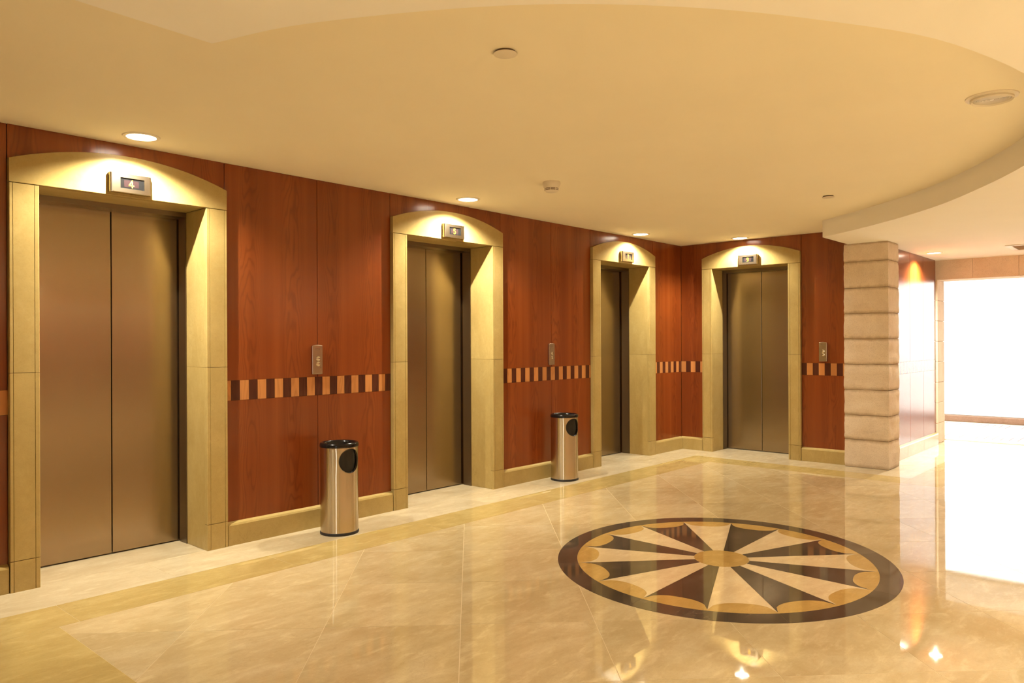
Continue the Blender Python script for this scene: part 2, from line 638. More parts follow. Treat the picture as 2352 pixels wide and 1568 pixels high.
# ---- walls (backing) and their panels
# lifts: name, wall, outer0, inner0, inner1, outer1 along the wall (u grows to the right)
LIFTS = [('4', 'A', -7.169, -7.027, -6.087, -5.948), ('5', 'A', -4.573, -4.427, -3.433, -3.293),
         ('7', 'A', -1.902, -1.760, -0.792, -0.659), ('9', 'B', 0.299, 0.429, 1.351, 1.488)]
ZJ, ZE, ZA = 2.184, 2.313, 2.425      # lintel underside, arch ends, arch crown
PT = 0.018                            # panel thickness
BTOP, BBOT = 1.0765, 0.9457           # inlay band
SK = 0.152                            # skirting height


def section(name, u0, u1, z0, z1, rz, loc, depth=0.6):
    """one solid length of wall in local axes: x along the wall, y into it"""
    o = MB().box(u0, u1, PT, depth, z0, z1).build(name, M['stone_joint'])
    o.location = loc
    o.rotation_euler = (0, 0, rz)
    return struct(o)


RB = -math.pi / 2
O3 = (0, 0, 0)
wl = [section('wall_left', a, b, -0.1, 2.62, 0, O3) for a, b in ((XW, -7.169), (-5.948, -4.573), (-3.293, -1.902), (-0.659, 0.6))]
wb = [section('wall_back', a, b, -0.1, 2.62, RB, O3) for a, b in ((0.0, 0.299), (1.488, 1.985))]
heads = [section('wall_left' if l[1] == 'A' else 'wall_back', l[2], l[5], ZA + 0.003, 2.62, 0 if l[1] == 'A' else RB, O3) for l in LIFTS]
wall_right = section('wall_right', 0.27, 2.40, -0.1, 2.5, 0, (0, YC, 0), 0.28)

PG = 0.0022


def panel(parent, u0, u1, z0, z1, name='wood_panel', mat='wood', proud=0.0):
    return MB().box(u0 + PG, u1 - PG, -proud, PT - 0.0005, z0 + PG * 0.5, z1 - PG * 0.5).build(name, M[mat], parent, bevel=0.0008)


def band(parent, u0, u1, start_light, first=None, bw=0.0640, from_right=False):
    """alternating pale and dark inlay blocks between u0 and u1"""
    cuts = []
    x = 0.0
    L = u1 - u0
    w = first if first else bw
    light = start_light
    while x < L - 0.004:
        e = min(x + w, L)
        cuts.append((x, e, light))
        x = e
        w = bw
        light = not light
    for a, b, li in cuts:
        if from_right:
            a, b = L - b, L - a
        MB().box(u0 + a + 0.0004, u0 + b - 0.0004, -0.0004, PT - 0.0005, BBOT, BTOP).build(
            'inlay_block', M['wood_light' if li else 'wood_dark'], parent)


def bay(parent, u0, u1, splits, H_, light, first=None, from_right=False):
    cuts = [u0] + splits + [u1]
    for a, b in zip(cuts, cuts[1:]):
        panel(parent, a, b, BTOP, H_)
        panel(parent, a, b, SK - 0.012, BBOT)
    band(parent, u0, u1, light, first, from_right=from_right)


bay(wl[0], -9.6, -7.169, [-8.39], H, True, from_right=True)
bay(wl[1], -5.948, -4.573, [-5.243], H, True, 0.040)
bay(wl[2], -3.293, -1.902, [-2.556], H, True, 0.020)
bay(wl[3], -0.659, 0.0, [], H, False, from_right=True)
bay(wb[0], 0.0, 0.299, [], H, True)
bay(wb[1], 1.488, 1.985, [], H, False, 0.058)
for i, l in enumerate(LIFTS):        # frieze panel over each lift
    tp = struct(MB().box(l[2] + PG, l[5] - PG, 0.0, PT - 0.0005, ZJ + 0.02, H).build('trim_%d' % (i + 1), M['wood'], bevel=0.0008))
    tp.rotation_euler = (0, 0, 0 if l[1] == 'A' else RB)
bay(wall_right, 0.275, 2.385, [0.62, 1.208, 1.790], HS + 0.02, False)

# ---- skirting stones
base_l = thing('baseboard_left', '', '')
base_b = thing('baseboard_back', '', '', rz=-math.pi / 2)
base_r = thing('baseboard_right', '', '', loc=(0, YC, 0))
for b in (base_l, base_b, base_r):
    del b['label'], b['category']
    struct(b)


def skirting(parent, u0, u1, lim=1.6):
    k = max(1, int(math.ceil((u1 - u0) / lim)))
    for i in range(k):
        a, b = u0 + (u1 - u0) * i / k, u0 + (u1 - u0) * (i + 1) / k
        prof = [(0.017, 0.0), (-0.030, 0.0), (-0.030, SK - 0.022), (-0.024, SK - 0.010), (-0.002, SK), (0.017, SK)]
        MB().prism(prof, a + 0.0012, b - 0.0012, 'x').build('skirting_stone', M['stone'], parent, bevel=0.001)


skirting(base_l, -9.6, -7.172)
skirting(base_l, -5.945, -4.576)
skirting(base_l, -3.290, -1.905)
skirting(base_l, -0.656, -0.031)
skirting(base_b, 0.0, 0.296)
skirting(base_b, 1.491, 1.968)
skirting(base_r, 0.28, 2.38, 0.95)

# ---- stone-framed opening to the vestibule, window front, far walls
beam = struct(MB().box(2.452, 2.86, -3.65, -2.2, 2.10, 2.6).build('wall_far', M['mortar']))
for i in range(3):
    a = -2.205 - i * 0.48
    MB().box(2.43, 2.452, a - 0.48 + 0.0008, a - 0.0008, 2.093, HS + 0.02).build('stone_block', M['rough'], beam, bevel=0.003)
    MB().box(2.432, 2.82, a - 0.48 + 0.0008, a - 0.0008, 2.088, 2.10).build('stone_block', M['rough'], beam, bevel=0.002)
pier = struct(MB().box(2.452, 2.815, -2.268, -1.7, -0.05, 2.6).build('wall_far_pier', M['mortar']))
nz = 8
for i in range(nz):
    z0, z1 = 2.09 * i / nz, 2.09 * (i + 1) / nz
    MB().box(2.432, 2.82, -2.284 + random.uniform(-.002, .002), -2.2, z0 + 0.001, z1 - 0.001).build('stone_block', M['rough'], pier, bevel=0.006, seg=2)
    MB().box(2.394, 2.43, -2.300, -2.2, z0 + 0.001, z1 - 0.001).build('stone_block', M['rough'], pier, bevel=0.006, seg=2)
struct(MB().box(2.43, 2.86, YR, -3.65, -0.05, 2.6).build('wall_far_end', M['wood']))
struct(MB().box(2.86, 6.0, -1.0, -0.8, -0.05, 2.7).build('wall_vestibule', M['soffit']))
struct(MB().box(XW - 0.2, 6.2, YR - 0.2, YR, -0.1, 2.75).build('wall_rear', M['plaster']))
wr = [o for o in COL.objects if o.name == 'wall_rear'][0]
for i in range(9):  # unseen panels added for the orange glow they reflect in the doors
    MB().box(XW + 0.6 + i * 1.5, XW + 2.06 + i * 1.5, YR, YR + 0.02, 1.15, 1.95).build('wood_panel', M['wood'], wr)
    MB().box(XW + 0.6 + i * 1.5, XW + 2.06 + i * 1.5, YR, YR + 0.02, 0.15, 1.14).build('wood_panel', M['wood_dark'], wr)
struct(MB().box(XW - 0.2, XW, YR, -6.0, -0.1, 2.75).box(XW - 0.2, XW, -4.8, 0.6, -0.1, 2.75).box(XW - 0.2, XW, -6.0, -4.8, 2.15, 2.75).build('wall_side', M['plaster']))
d1 = thing('door_1', '', '', loc=(XW, -5.4, 0))
del d1['label'], d1['category']
struct(d1)
MB().box(-0.12, -0.06, -0.6, -0.54, 0, 2.15).box(-0.12, -0.06, 0.54, 0.6, 0, 2.15).box(-0.12, -0.06, -0.54, 0.54, 2.08, 2.15).build('door_frame', M['alu'], d1)
MB().box(-0.093, -0.087, -0.54, 0.54, 0.0, 2.08).build('door_pane', M['glass'], d1)
struct(MB().box(-40, XW - 0.2, -30, 25, -0.3, -0.05).build('ground_outside', M['paving']))

win = thing('window_1', '', '', loc=(XE, -1.0, 0))
del win['label'], win['category']
struct(win)
MB().box(0.0, 0.34, -7.2, 0.0, 0.0, 0.088).build('window_sill', M['granite'], win, bevel=0.004)
yy = [0.0, -0.25, -4.0, -7.2]
fr = MB()
for y in yy:
    fr.box(0.12, 0.20, y - 0.03, y + 0.03, 0.088, 2.6)
fr.box(0.12, 0.20, -7.2, 0.0, 2.50, 2.6)
fr.box(0.12, 0.20, -7.2, 0.0, 0.088, 0.10)
fr.build('window_frame', M['alu'], win)
for a, b in zip(yy, yy[1:]):
    MB().box(0.157, 0.163, b + 0.03, a - 0.03, 0.10, 2.50).build('window_pane', M['glass'], win)
struct(MB().box(6.02, 40, -30, 25, -0.3, -0.05).build('ground_outside', M['paving']))

# ================================================================== LIFTS
def lift(num, wall, o0, i0, i1, o1, label, mid=0.045):
    c = (o0 + o1) / 2
    loc, rz = ((c, 0, 0), 0.0) if wall == 'A' else ((0, -c, 0), -math.pi / 2)
    t = thing('elevator', label, 'elevator', loc, rz, 'elevators of the lobby')
    O0, I0, I1, O1 = o0 - c, i0 - c, i1 - c, o1 - c
    F = -0.035                       # face of the stone surround
    RD, JD, DD = 0.245, 0.345, 0.36  # stone reveal, metal jamb, door plane
    g = 0.0025
    # stone jambs: face slabs with a fillet strip near each arris
    for side, (a, b) in (('l', (O0, I0)), ('r', (I1, O1))):
        if side == 'l':
            out, inn, s = a, b, 1
        else:
            out, inn, s = b, a, -1

        def prof(k):
            pts = [(out, 0.0), (out, F + 0.003), (out + s * 0.003, F), (out + s * 0.016, F), (out + s * 0.0175, F + k),
                   (out + s * 0.019, F), (inn - s * 0.024, F), (inn - s * 0.0225, F + k), (inn - s * 0.021, F),
                   (inn - s * 0.003, F), (inn, F + 0.003), (inn, 0.0)]
            return pts
        for z0, z1, nm in ((0.166, 1.168, 'jamb_stone'), (1.168, ZJ, 'jamb_stone')):
            MB().prism(prof(0.004), z0 + g / 2, z1 - g / 2, 'z').build(nm, M['stone'], t)
        MB().prism(prof(0.004), 0.0, 0.166 - g, 'z').build('base_block', M['stone'], t)
        MB().box(out + s * 0.004, inn - s * 0.004, F + 0.006, -0.001, 0.0, ZJ).build('joint_backing', M['stone_joint'], t)
        MB().box(out + s * 0.001, inn - s * 0.0115, 0.0005, JD + 0.2, 0, ZJ + 0.015).build('jamb_core', M['stone_joint'], t)
        # reveal slabs
        for z0, z1 in ((0.0, 1.168), (1.168, ZJ)):
            MB().box(inn - s * 0.011, inn, 0.0, RD, z0 + 0.0006, z1 - 0.0006).build('reveal_slab', M['stone'], t, bevel=0.001)
        # metal jamb
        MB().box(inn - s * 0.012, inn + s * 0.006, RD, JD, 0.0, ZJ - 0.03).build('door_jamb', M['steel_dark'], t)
    # arched lintel
    w = (O1 - O0) / 2
    sag = ZA - ZE
    R = (w * w + sag * sag) / (2 * sag)
    pts = [(O0, ZJ + g), (O1, ZJ + g)]
    k = 40
    for i in range(k + 1):
        x = O1 - (O1 - O0) * i / k
        pts.append((x, ZA - R + math.sqrt(R * R - x * x)))
    MB().prism(pts, F, 0.0, 'y').build('lintel', M['stone'], t, bevel=0.002)
    MB().box(O0 + 0.001, O1 - 0.001, PT + 0.001, JD + 0.2, ZJ + 0.0155, ZA + 0.002).build('lintel_core', M['stone_joint'], t)
    MB().box(I0, I1, 0.0, RD, ZJ + 0.001, ZJ + 0.014).build('lintel_soffit', M['stone'], t)
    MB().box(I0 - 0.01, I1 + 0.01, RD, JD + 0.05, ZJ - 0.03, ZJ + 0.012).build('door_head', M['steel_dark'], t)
    # door leaves
    gap = 0.0026
    for a, b in ((I0 - 0.035, mid - gap), (mid + gap, I1 + 0.035)):
        MB().box(a, b, DD, DD + 0.035, 0.008, ZJ - 0.004).build('door_leaf', M['steel'], t, bevel=0.003, seg=2)
    MB().box(I0 - 0.05, I1 + 0.05, DD + 0.06, DD + 0.07, 0, ZJ + 0.02).build('shaft_lining', M['gap'], t)
    MB().box(I0, I1, 0.0, DD + 0.04, -0.0034, 0.0).build('sill_slab', M['marble_pale'], t)
    return t


lift(*LIFTS[0], 'steel elevator nearest the camera, display reading four, in arched honey stone surround')
lift(*LIFTS[1], 'steel elevator with display reading five, in arched stone surround between the two bins', 0.055)
lift(*LIFTS[2], 'steel elevator with display reading seven, last on the long wall by the inner corner', 0.05)
lift(*LIFTS[3], 'steel elevator with display reading nine, on the end wall beside the stone pillar', -0.02)

# ---- digits as seven-segment style strokes, in local x (right) and z (up), height 1
DIG = {
    '4': [[(0.42, 0), (0.42, 1.0), (0.0, 0.32), (0.0, 0.26), (0.62, 0.26)]],
    '5': [[(0.5, 1.0), (0.08, 1.0), (0.04, 0.58), (0.30, 0.64), (0.5, 0.5), (0.54, 0.28), (0.42, 0.06), (0.24, 0.0), (0.03, 0.1)]],
    '7': [[(0.02, 1.0), (0.52, 1.0), (0.40, 0.66), (0.26, 0.32), (0.22, 0.0)]],
    '9': [[(0.5, 0.62), (0.38, 0.46), (0.16, 0.46), (0.03, 0.6), (0.03, 0.84), (0.16, 1.0), (0.38, 1.0), (0.5, 0.86), (0.52, 0.5),
           (0.48, 0.2), (0.32, 0.0), (0.06, 0.04)]],
}


def stroke(mb, pts, w, y0, y1):
    for (x0, z0), (x1, z1) in zip(pts, pts[1:]):
        dx, dz = x1 - x0, z1 - z0
        L = math.hypot(dx, dz)
        dx, dz = dx / L, dz / L
        e = w * 0.45
        nx, nz = -dz * w / 2, dx * w / 2
        mb.prism([(x0 - dx * e + nx, z0 - dz * e + nz), (x1 + dx * e + nx, z1 + dz * e + nz),
                  (x1 + dx * e - nx, z1 + dz * e - nz), (x0 - dx * e - nx, z0 - dz * e - nz)], y0, y1, 'y')
    return mb


def indicator(num, wall, c, label):
    loc, rz = ((c, -0.035, 2.203), 0.0) if wall == 'A' else ((-0.035, -c, 2.203), -math.pi / 2)
    t = thing('floor_indicator', label, 'indicator', loc, rz, 'floor indicators over the elevators')
    w, h, d = 0.117, 0.112, 0.034
    # hollow front: four bars round the screen
    sx0, sx1, sz0, sz1 = -0.060, 0.075, 0.026, 0.088
    x0, x1 = -w + 0.012, w - 0.012
    b = 0.003
    ox = [(x0, b), (x1, b), (x1, h - b), (x0, h - b)]
    vs = [(x, -d + b, 0 if z < h / 2 else h) for x, z in ox] + [(x, -d, z) for x, z in ox]
    vs += [(sx0, -d, sz0), (sx1, -d, sz0), (sx1, -d, sz1), (sx0, -d, sz1)]
    vs += [(sx0, -d + 0.012, sz0), (sx1, -d + 0.012, sz0), (sx1, -d + 0.012, sz1), (sx0, -d + 0.012, sz1)]
    vs += [(x, 0, 0 if z < h / 2 else h) for x, z in ox]
    fs = []
    for i in range(4):
        k = (i + 1) % 4
        fs += [(i, k, 4 + k, 4 + i), (4 + i, 4 + k, 8 + k, 8 + i), (8 + i, 8 + k, 12 + k, 12 + i), (16 + i, 16 + k, k, i)]
    fs += [(12, 13, 14, 15), (16, 17, 18, 19)]
    MB().add(vs, fs).build('housing', M['nickel'], t)
    for s in (-1, 1):                # rounded end caps
        pr = []
        for i in range(9):
            a = math.pi / 2 * i / 8
            pr.append((s * (w - 0.012 + 0.012 * math.sin(a)), -d - 0.001 + 0.014 * (1 - math.cos(a)) if i else -d - 0.001))
        pr += [(s * w, 0.0), (s * (w - 0.012), 0.0)]
        MB().prism(pr, 0.0, h, 'z').build('end_cap', M['nickel'], t, smooth=40)
    scr = MB().box(sx0, sx1, -d + 0.006, -d + 0.012, sz0, sz1).build('screen', M['screen'], t)
    MB().box(-0.038, 0.045, -d + 0.0052, -d + 0.006, sz0 + 0.010, sz1 - 0.012).build('display_window', M['lcd'], scr)
    mb = MB()
    for ln in DIG[num]:
        stroke(mb, [(-0.009 + x * 0.040, sz0 + 0.010 + z * 0.040) for x, z in ln], 0.0056, -d + 0.0038, -d + 0.0050)
    mb.build('digit', M['digit'], scr, label='glowing yellow figure ' + num)
    return t


cen = [(l[0], l[1], (l[2] + l[5]) / 2) for l in LIFTS]
indicator(*cen[0], 'large satin metal floor indicator glowing four, over the elevator nearest the camera')
indicator(*cen[1], 'satin metal floor indicator glowing five, over the middle elevator of the long wall')
indicator(*cen[2], 'satin metal floor indicator glowing seven, over the elevator by the inner corner')
indicator(*cen[3], 'satin metal floor indicator glowing nine, over the end wall elevator')


# ---- call panels
def call_panel(wall, c, label):
    loc, rz = ((c, -0.0005, 1.097), 0.0) if wall == 'A' else ((-0.0005, -c, 1.097), -math.pi / 2)
    t = thing('call_panel', label, 'call button', loc, rz, 'elevator call panels')
    w, h, d = 0.043, 0.211, 0.020
    pts = [(-w, 0), (w, 0)]
    for i in range(13):
        a = -1 + 2 * i / 12
        pts.append((-w * a, h - 0.006 * a * a))
    MB().prism(pts, -d, 0, 'y').build('plate', M['nickel'], t, bevel=0.004, seg=3)
    for z in (0.074, 0.112):
        b = MB().lathe_y([(0.0165, -d), (0.0165, -d - 0.003), (0.0135, -d - 0.004), (0.0128, -d - 0.002)], (0.004, z), 28, False)
        bo = b.build('button', M['chrome'], t, smooth=35)
        MB().lathe_y([(0.0126, -d), (0.0126, -d - 0.0045), (0.009, -d - 0.0062), (0.003, -d - 0.0066)], (0.004, z), 28).build(
            'button_cap', M['chrome'], bo, smooth=50)
    MB().lathe_y([(0.004, -d + 0.001), (0.004, -d - 0.0006)], (0.028, 0.050), 16).build('key_hole', M['slot'], t)
    mb = MB()
    for r, row in enumerate((0.186, 0.176)):
        x = -0.022 + r * 0.004
        for k in range(7 - r):
            ww = (0.0042, 0.003, 0.005)[(k * 2 + r) % 3]
            mb.box(x, x + ww, -d - 0.0003, -d + 0.001, row - 0.0022, row + 0.0022)
            x += ww + 0.0022
    mb.build('etched_marks', M['etch'], t)
    return t


call_panel('A', -5.256, 'satin metal call panel with two buttons above the bin nearest the camera')
call_panel('A', -2.572, 'satin metal call panel with two buttons above the farther bin')
call_panel('B', 1.725, 'silvery call panel with two buttons on wood between end wall elevator and pillar')


# ================================================================== PILLAR
pil = thing('stone_pillar', 'square pillar of rough split limestone blocks at the corridor corner', 'pillar', (0, 0, 0))
PX0, PX1, PY0, PY1 = -0.093, 0.275, -2.409, -1.972
MB().box(PX0 + 0.011, PX1 - 0.002, PY0 + 0.011, PY1 - 0.004, 0, HS).build('mortar_core', M['mortar'], pil)


def block(x0, x1, y0, y1, z0, z1, seed):
    rng = random.Random(seed)
    bm = bmesh.new()
    bmesh.ops.create_cube(bm, size=1.0)
    for v in bm.verts:
        v.co = Vector((x0 + (v.co.x + .5) * (x1 - x0), y0 + (v.co.y + .5) * (y1 - y0), z0 + (v.co.z + .5) * (z1 - z0)))
    bmesh.ops.subdivide_edges(bm, edges=bm.edges[:], cuts=7, use_grid_fill=True)
    from mathutils import noise
    for v in bm.verts:
        c = v.co
        q = Vector((c.x * 9 + seed * 3.1, c.y * 9, c.z * 12 + seed))
        d = noise.noise(q) * 0.004 + noise.noise(q * 3.1) * 0.003
        fx = 1 if abs(c.x - x0) < 1e-5 else (-1 if abs(c.x - x1) < 1e-5 else 0)
        fy = 1 if abs(c.y - y0) < 1e-5 else (-1 if abs(c.y - y1) < 1e-5 else 0)
        ez = min(c.z - z0, z1 - c.z) / (z1 - z0)
        r = 0.003 * max(0, 1 - ez / 0.06) ** 2          # rounded arris along the beds
        nx, ny = (fx * (d + r), fy * (d + r))
        nz = noise.noise(q * 2.3 + Vector((5, 5, 5))) * 0.005 if ez < 1e-4 and 0.01 < z0 + c.z and c.z < HS - 0.01 and c.z > 0.01 else 0
        v.co = Vector((c.x + nx, c.y + ny, c.z + nz))
    me = bpy.data.meshes.new('stone_block')
    bm.to_mesh(me)
    bm.free()
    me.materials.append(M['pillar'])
    me.polygons.foreach_set('use_smooth', [True] * len(me.polygons))
    me.set_sharp_from_angle(angle=math.radians(50))
    o = bpy.data.objects.new('stone_block', me)
    COL.objects.link(o)
    o.parent = pil
    return o


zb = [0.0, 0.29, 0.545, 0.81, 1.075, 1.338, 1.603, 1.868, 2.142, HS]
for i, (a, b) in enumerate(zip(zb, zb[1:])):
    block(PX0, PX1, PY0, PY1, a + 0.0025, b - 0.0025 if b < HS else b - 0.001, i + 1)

# ================================================================== MEDALLION
med = thing('floor_medallion', 'round marble sunburst medallion inlaid in the polished floor', 'medallion', (-4.10, -2.566, 0))
ANG = math.radians(20.7)
EA, EB = 0.951, 0.867


def E2(r, a):
    """unit-disc polar (angle in world terms) to the slightly oval outline"""
    x, y = r * math.cos(a - ANG), r * math.sin(a - ANG)
    x, y = x * EA, y * EB
    return (x * math.cos(ANG) - y * math.sin(ANG), x * math.sin(ANG) + y * math.cos(ANG))


ZT = 0.0009
RH, RO = 0.185, 1.135
STEP = math.pi / 8
mg = 0.0012


def build_poly(name, poly, mat):
    mb = MB().prism(poly, -0.003, ZT)
    return mb.build(name, M[mat], med)


build_poly('hub', [E2(RH, 2 * math.pi * i / 48) for i in range(48)], 'marble_gold')
for k in range(16):
    a0, a1 = k * STEP, (k + 1) * STEP
    da = mg * 0.7
    n_ = 16

    def sc(t):
        """scallop line: dips towards the centre between two points on the ring"""
        return 0.985 - 0.135 * math.sqrt(max(0.0, 1 - abs(2 * t - 1) ** 2.4))
    arcp = [(sc(i / n_), a0 + (a1 - a0) * i / n_) for i in range(n_ + 1)]
    wedge = [E2(RH + 0.003, a0 + 0.006), E2(RH + 0.003, (a0 + a1) / 2), E2(RH + 0.003, a1 - 0.006)]
    wedge += [E2(r - 0.0015, min(max(a, a0 + da), a1 - da)) for r, a in reversed(arcp)]
    build_poly('wedge', wedge, 'marble_dark' if k % 2 == 0 else 'marble_ray')
    scal = [E2(r, min(max(a, a0 + da), a1 - da)) for r, a in arcp]
    scal += [E2(0.999, a0 + (a1 - a0) * (1 - i / n_)) for i in range(n_ + 1)]
    build_poly('scallop', scal, 'marble_gold')
    if k % 2 == 0:
        b0, b1 = a0 + 0.0007, a0 + 2 * STEP - 0.0007
        rp = [E2(1.0005, b0 + (b1 - b0) * i / 24) for i in range(25)] + [E2(RO, b1 - (b1 - b0) * i / 24) for i in range(25)]
        build_poly('ring_segment', rp, 'marble_dark')


# ================================================================== BINS
def bin_can(c, face, label):
    t = thing('waste_bin', label, 'bin', (c[0], c[1], 0), face, 'cylindrical steel bins')
    R, Z0, Z1 = 0.130, 0.018, 0.605
    # local -Y is the side with the hole; grid in (angle, z) with a round hole
    Mq = 8
    hz, hr = 0.510, 0.082
    ha = hr / R
    s = 1.25
    pc = [-s * ha + 2 * s * ha * i / Mq for i in range(Mq + 1)]            # patch columns (angle)
    rows_p = [hz - s * hr * 0.94 + 2 * s * hr * 0.94 * i / Mq for i in range(Mq + 1)]
    oc = [s * ha + (2 * math.pi - 2 * s * ha) * i / 36 for i in range(1, 36)]
    cols = pc + oc
    rows = [Z0, 0.15, 0.28] + rows_p + [Z1]
    vid = {}
    mb = MB()

    def V(a, z):
        key = (round(a, 6), round(z, 6))
        if key not in vid:
            vid[key] = len(mb.v)
            mb.v.append((R * math.sin(a), -R * math.cos(a), z))
        return vid[key]
    nc = len(cols)
    for j in range(len(rows) - 1):
        for i in range(nc):
            a, b = cols[i], cols[(i + 1) % nc]
            inpatch = i < Mq and 3 <= j < 3 + Mq
            if not inpatch:
                mb.f.append((V(a, rows[j]), V(b, rows[j]), V(b, rows[j + 1]), V(a, rows[j + 1])))
    per = [(pc[i], rows_p[0]) for i in range(Mq)] + [(pc[-1], rows_p[i]) for i in range(Mq)] + \
          [(pc[Mq - i], rows_p[-1]) for i in range(Mq)] + [(pc[0], rows_p[Mq - i]) for i in range(Mq)]
    rings = []
    for f in (0.0, 0.5, 1.0):
        ring = []
        for (a, z) in per:
            th = math.atan2((z - hz), a * R)
            ca, cz = hr * math.cos(th) / R, hz + hr * math.sin(th)
            ring.append(V(a + (ca - a) * f, z + (cz - z) * f))
        rings.append(ring)
    for r0, r1 in zip(rings, rings[1:]):
        for i in range(len(per)):
            k = (i + 1) % len(per)
            mb.f.append((r0[i], r0[k], r1[k], r1[i]))
    body = mb.build('body', M['steel_bin'], t, smooth=50)
    # dark edging round the hole
    eb = MB()
    K = 40
    for i in range(K):
        for (rr, off) in ((hr + 0.003, 0.0004), (hr + 0.0015, 0.0016), (hr - 0.003, -0.008)):
            th = 2 * math.pi * i / K
            a = rr * math.cos(th) / R
            eb.v.append(((R + off) * math.sin(a), -(R + off) * math.cos(a), hz + rr * math.sin(th)))
    for i in range(K):
        k = (i + 1) % K
        eb.f += [(3 * i, 3 * k, 3 * k + 1, 3 * i + 1), (3 * i + 1, 3 * k + 1, 3 * k + 2, 3 * i + 2)]
    eb.build('opening_rim', M['black'], t, smooth=60)
    MB().lathe([(0.112, 0.03), (0.118, 0.588)], 40, cap0=True).build('liner', M['black_mat'], t, smooth=40)
    # ashtray rim and bowl
    MB().lathe([(0.129, 0.600), (0.1335, 0.601), (0.1345, 0.606), (0.1340, 0.618), (0.131, 0.626), (0.125, 0.630), (0.117, 0.629),
                (0.110, 0.623), (0.106, 0.610), (0.103, 0.580), (0.095, 0.555), (0.0, 0.55)], 56).build('ashtray', M['black'], t, smooth=40)
    MB().lathe([(0.120, 0.0), (0.1325, 0.0), (0.1335, 0.006), (0.1330, 0.016), (0.130, 0.0195), (0.12, 0.0195)], 56).build(
        'foot_ring', M['rubber'], t, smooth=40)
    return t


bin_can((-5.245, -0.262), math.radians(0.0), 'brushed steel bin nearest the camera, round black opening, below the near call panel')
bin_can((-2.618, -0.205), math.radians(-9), 'smaller looking brushed steel bin farther along, beside the elevator reading seven')


# ================================================================== CEILING FITTINGS
def downlight(x, y, z, label, watts, size=142, lens_r=0.078, blend=0.55, beam=0.0, group='recessed ceiling downlights'):
    t = thing('downlight', label, 'downlight', (x, y, z), 0, group)
    MB().lathe([(lens_r, -0.0005), (lens_r, -0.006), (lens_r + 0.004, -0.008), (lens_r + 0.018, -0.006), (lens_r + 0.022, 0.0)], 40).build(
        'trim_ring', M['trim_white'], t, smooth=40)
    MB().lathe([(lens_r, -0.0030), (lens_r * 0.6, -0.0036), (0.001, -0.0038)], 40).build('lens', M['lens'], t, smooth=40)
    l = bpy.data.lights.new('downlight_lamp', 'SPOT')
    l.energy = watts
    l.color = LAMP
    l.spot_size = math.radians(size)
    l.spot_blend = blend
    l.shadow_soft_size = 0.010
    o = bpy.data.objects.new('lamp', l)
    COL.objects.link(o)
    o.location = (0, 0, -0.016)
    o.parent = t
    if beam:
        l2 = bpy.data.lights.new('downlight_beam', 'SPOT')
        l2.energy = beam
        l2.color = LAMP
        l2.spot_size = math.radians(84)
        l2.spot_blend = 1.0
        l2.shadow_soft_size = 0.010
        o2 = bpy.data.objects.new('lamp_beam', l2)
        COL.objects.link(o2)
        o2.location = (0, 0, -0.016)
        o2.parent = t
    return t


downlight(-6.577, -0.258, H, 'glowing round downlight in front of the elevator reading four', SPOT_W, beam=BEAM_W)
downlight(-3.973, -0.268, H, 'glowing round downlight in front of the elevator reading five', SPOT_W, beam=BEAM_W)
downlight(-1.245, -0.205, H, 'glowing round downlight in front of the elevator reading seven', SPOT_W * 0.6, beam=BEAM_W * 0.65)
downlight(-0.185, -0.860, H, 'glowing round downlight in front of the end wall elevator reading nine', SPOT_W * 0.6, beam=BEAM_W * 0.65)
downlight(1.43, YC - 0.20, HS, 'glowing round downlight in the lower ceiling beside the corridor wood wall', SPOT_W * 2.2, 150, 0.070, 1.0, beam=BEAM_W)
downlight(4.2, -2.15, 2.55, 'bright round downlight in the vestibule ceiling beyond the stone beam', FILL_W)
# unseen fill lamps added behind and beside the camera to brighten the room
for (x, y, k) in ((-9.4, -7.9, 1.0), (-7.2, -7.9, 1.0), (-4.9, -7.9, 1.0), (-2.6, -7.9, 0.6), (-0.3, -7.9, 0.6), (-7.9, -5.6, 1.0), (-5.3, -5.8, 1.0), (-3.0, -6.2, 0.6), (-0.8, -6.6, 0.6), (0.9, -7.0, 0.6)):
    downlight(x, y, H if (y > -2.2) else HS, 'added fill lamp outside the view, behind or beside the camera', FILL_W * k, 140, 0.078, 0.8,
              group='added fill lamps outside the view')


# flat sprinkler covers
def cover(x, y, z, r, label):
    t = thing('sprinkler_cover', label, 'sprinkler cover', (x, y, z), 0, 'round ceiling cover plates')
    MB().lathe([(r * 0.86, 0.0), (r * 0.86, -0.008)], 32).build('socket', M['slot'], t, smooth=40)
    MB().lathe([(r * 0.6, -0.0075), (r, -0.008), (r, -0.0105), (r * 0.9, -0.0125), (0.001, -0.013)], 36).build('plate', M['white_plastic'], t, smooth=40)
    return t


cover(-6.105, -2.63, H, 0.048, 'flat ivory cover plate near the top centre of the raised ceiling')
cover(-2.055, -2.50, H, 0.046, 'small flat cover plate on the ceiling above the end wall elevator')
cover(-6.135, -3.925, HS, 0.028, 'cover plate cut off by the top edge of the picture')
cover(0.225, -3.56, HS, 0.035, 'small cover plate in the lower ceiling at the right picture edge')

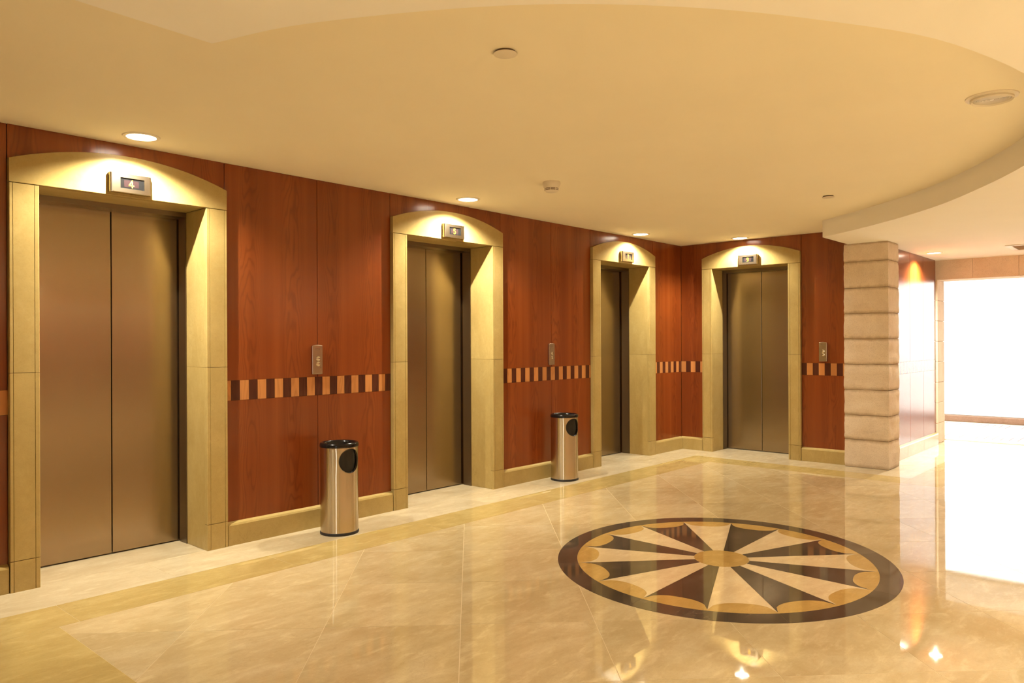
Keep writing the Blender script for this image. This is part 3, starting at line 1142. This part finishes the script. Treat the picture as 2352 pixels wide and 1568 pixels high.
# smoke detector
sd = thing('smoke_detector', 'ivory domed smoke detector hanging from the middle of the ceiling', 'smoke detector', (-4.022, -1.191, H))
sd.scale = (1.22, 1.22, 1.2)
MB().lathe([(0.053, 0.0), (0.0545, -0.012), (0.052, -0.020)], 40).build('base', M['white_plastic'], sd, smooth=40)
hd = MB().lathe([(0.0515, -0.020), (0.048, -0.032), (0.043, -0.040), (0.0415, -0.0405), (0.0415, -0.044), (0.043, -0.0445), (0.0420, -0.0475),
                 (0.0405, -0.048), (0.0405, -0.0525), (0.0415, -0.053), (0.036, -0.060), (0.022, -0.0645), (0.001, -0.066)], 40).build(
    'head', M['white_plastic'], sd, smooth=40)
for z in (-0.0423, -0.0503):
    MB().lathe([(0.0418, z - 0.0018), (0.0418, z + 0.0018)], 40).build('vent_slot', M['slot'], hd, smooth=40)
mb = MB()
for k in range(8):
    a = 2 * math.pi * k / 8 + 0.5
    x, y = 0.0420 * math.cos(a), 0.0420 * math.sin(a)
    mb.box(x - 0.0016, x + 0.0016, y - 0.0016, y + 0.0016, -0.0535, -0.040)
mb.build('slot_bars', M['white_plastic'], hd)

# ceiling loudspeaker
sp = thing('ceiling_speaker', 'round ivory loudspeaker grille in the raised ceiling at upper right', 'speaker', (-4.09, -3.985, H))
sp.scale = (1.08, 1.08, 1.7)
MB().lathe([(0.084, 0.0), (0.086, -0.010), (0.082, -0.013), (0.074, -0.009), (0.073, -0.004)], 48).build('frame_ring', M['white_plastic'], sp, smooth=40)
MB().lathe([(0.104, 0.0), (0.103, -0.003), (0.085, -0.005)], 48).build('flange', M['white_plastic'], sp, smooth=40)
MB().lathe([(0.073, -0.0035), (0.001, -0.0035)], 40).build('backing', M['slot'], sp)
for i in range(13):
    r = 0.010 + i * 0.0049
    MB().lathe([(r, -0.0036), (r + 0.0008, -0.0085), (r + 0.0026, -0.0085), (r + 0.0032, -0.0036)], 40).build('grille_ring', M['white_plastic'], sp, smooth=30)
MB().lathe([(0.008, -0.0036), (0.008, -0.009), (0.001, -0.0095)], 24).build('grille_boss', M['white_plastic'], sp, smooth=30)

# air vent in the lower ceiling
vt = thing('air_vent', 'rectangular ceiling air vent in the lower ceiling by the right picture edge', 'vent', (1.50, -3.52, HS))
vw, vd = 0.29, 0.31
mb = MB()
mb.box(-vw, vw, vd - 0.055, vd, -0.008, 0).box(-vw, vw, -vd, -vd + 0.055, -0.008, 0)
mb.box(-vw, -vw + 0.055, -vd + 0.055, vd - 0.055, -0.008, 0).box(vw - 0.055, vw, -vd + 0.055, vd - 0.055, -0.008, 0)
mb.build('frame', M['white_plastic'], vt, bevel=0.002)
MB().box(-vw + 0.055, vw - 0.055, -vd + 0.055, vd - 0.055, -0.0015, -0.0005).build('backing', M['slot'], vt)
for i in range(9):
    x = -vw + 0.085 + i * (2 * vw - 0.17) / 8
    MB().prism([(x - 0.004, -0.0016), (x + 0.002, -0.006), (x + 0.004, -0.006), (x - 0.002, -0.0016)], -vd + 0.056, vd - 0.056, 'y').build(
        'slat', M['vent_slat'], vt)

# ================================================================== VESTIBULE RUG
rug = thing('entrance_rug', 'long pale rug with a mauve toothed border before the bright window', 'rug', (4.28, -4.4, 0))
RX0, RX1, RY0, RY1 = -1.30, 1.20, -3.2, 3.1
MB().box(RX0, RX1, RY0, RY1, 0.0, 0.008).build('pile', M['rug'], rug)
for x0 in (RX0 + 0.30, RX1 - 0.16):
    MB().box(x0 - 0.018, x0 + 0.018, RY0 + 0.1, RY1 - 0.1, 0.007, 0.009).build('border_line', M['rug_line'], rug)
k = 0
for s, x0 in ((1, RX0 + 0.30), (-1, RX1 - 0.16)):
    y = RY1 - 0.2
    while y > RY0 + 2.6:
        k += 1
        L = 0.30 + 0.10 * ((k * 7) % 3)
        if (k * 5) % 11 > 2:
            xa, xb = (x0, x0 + L) if s > 0 else (x0 - L, x0)
            MB().box(xa, xb, y - 0.007, y + 0.007, 0.0072, 0.0092).build('border_tooth', M['rug_line'], rug)
        y -= 0.095
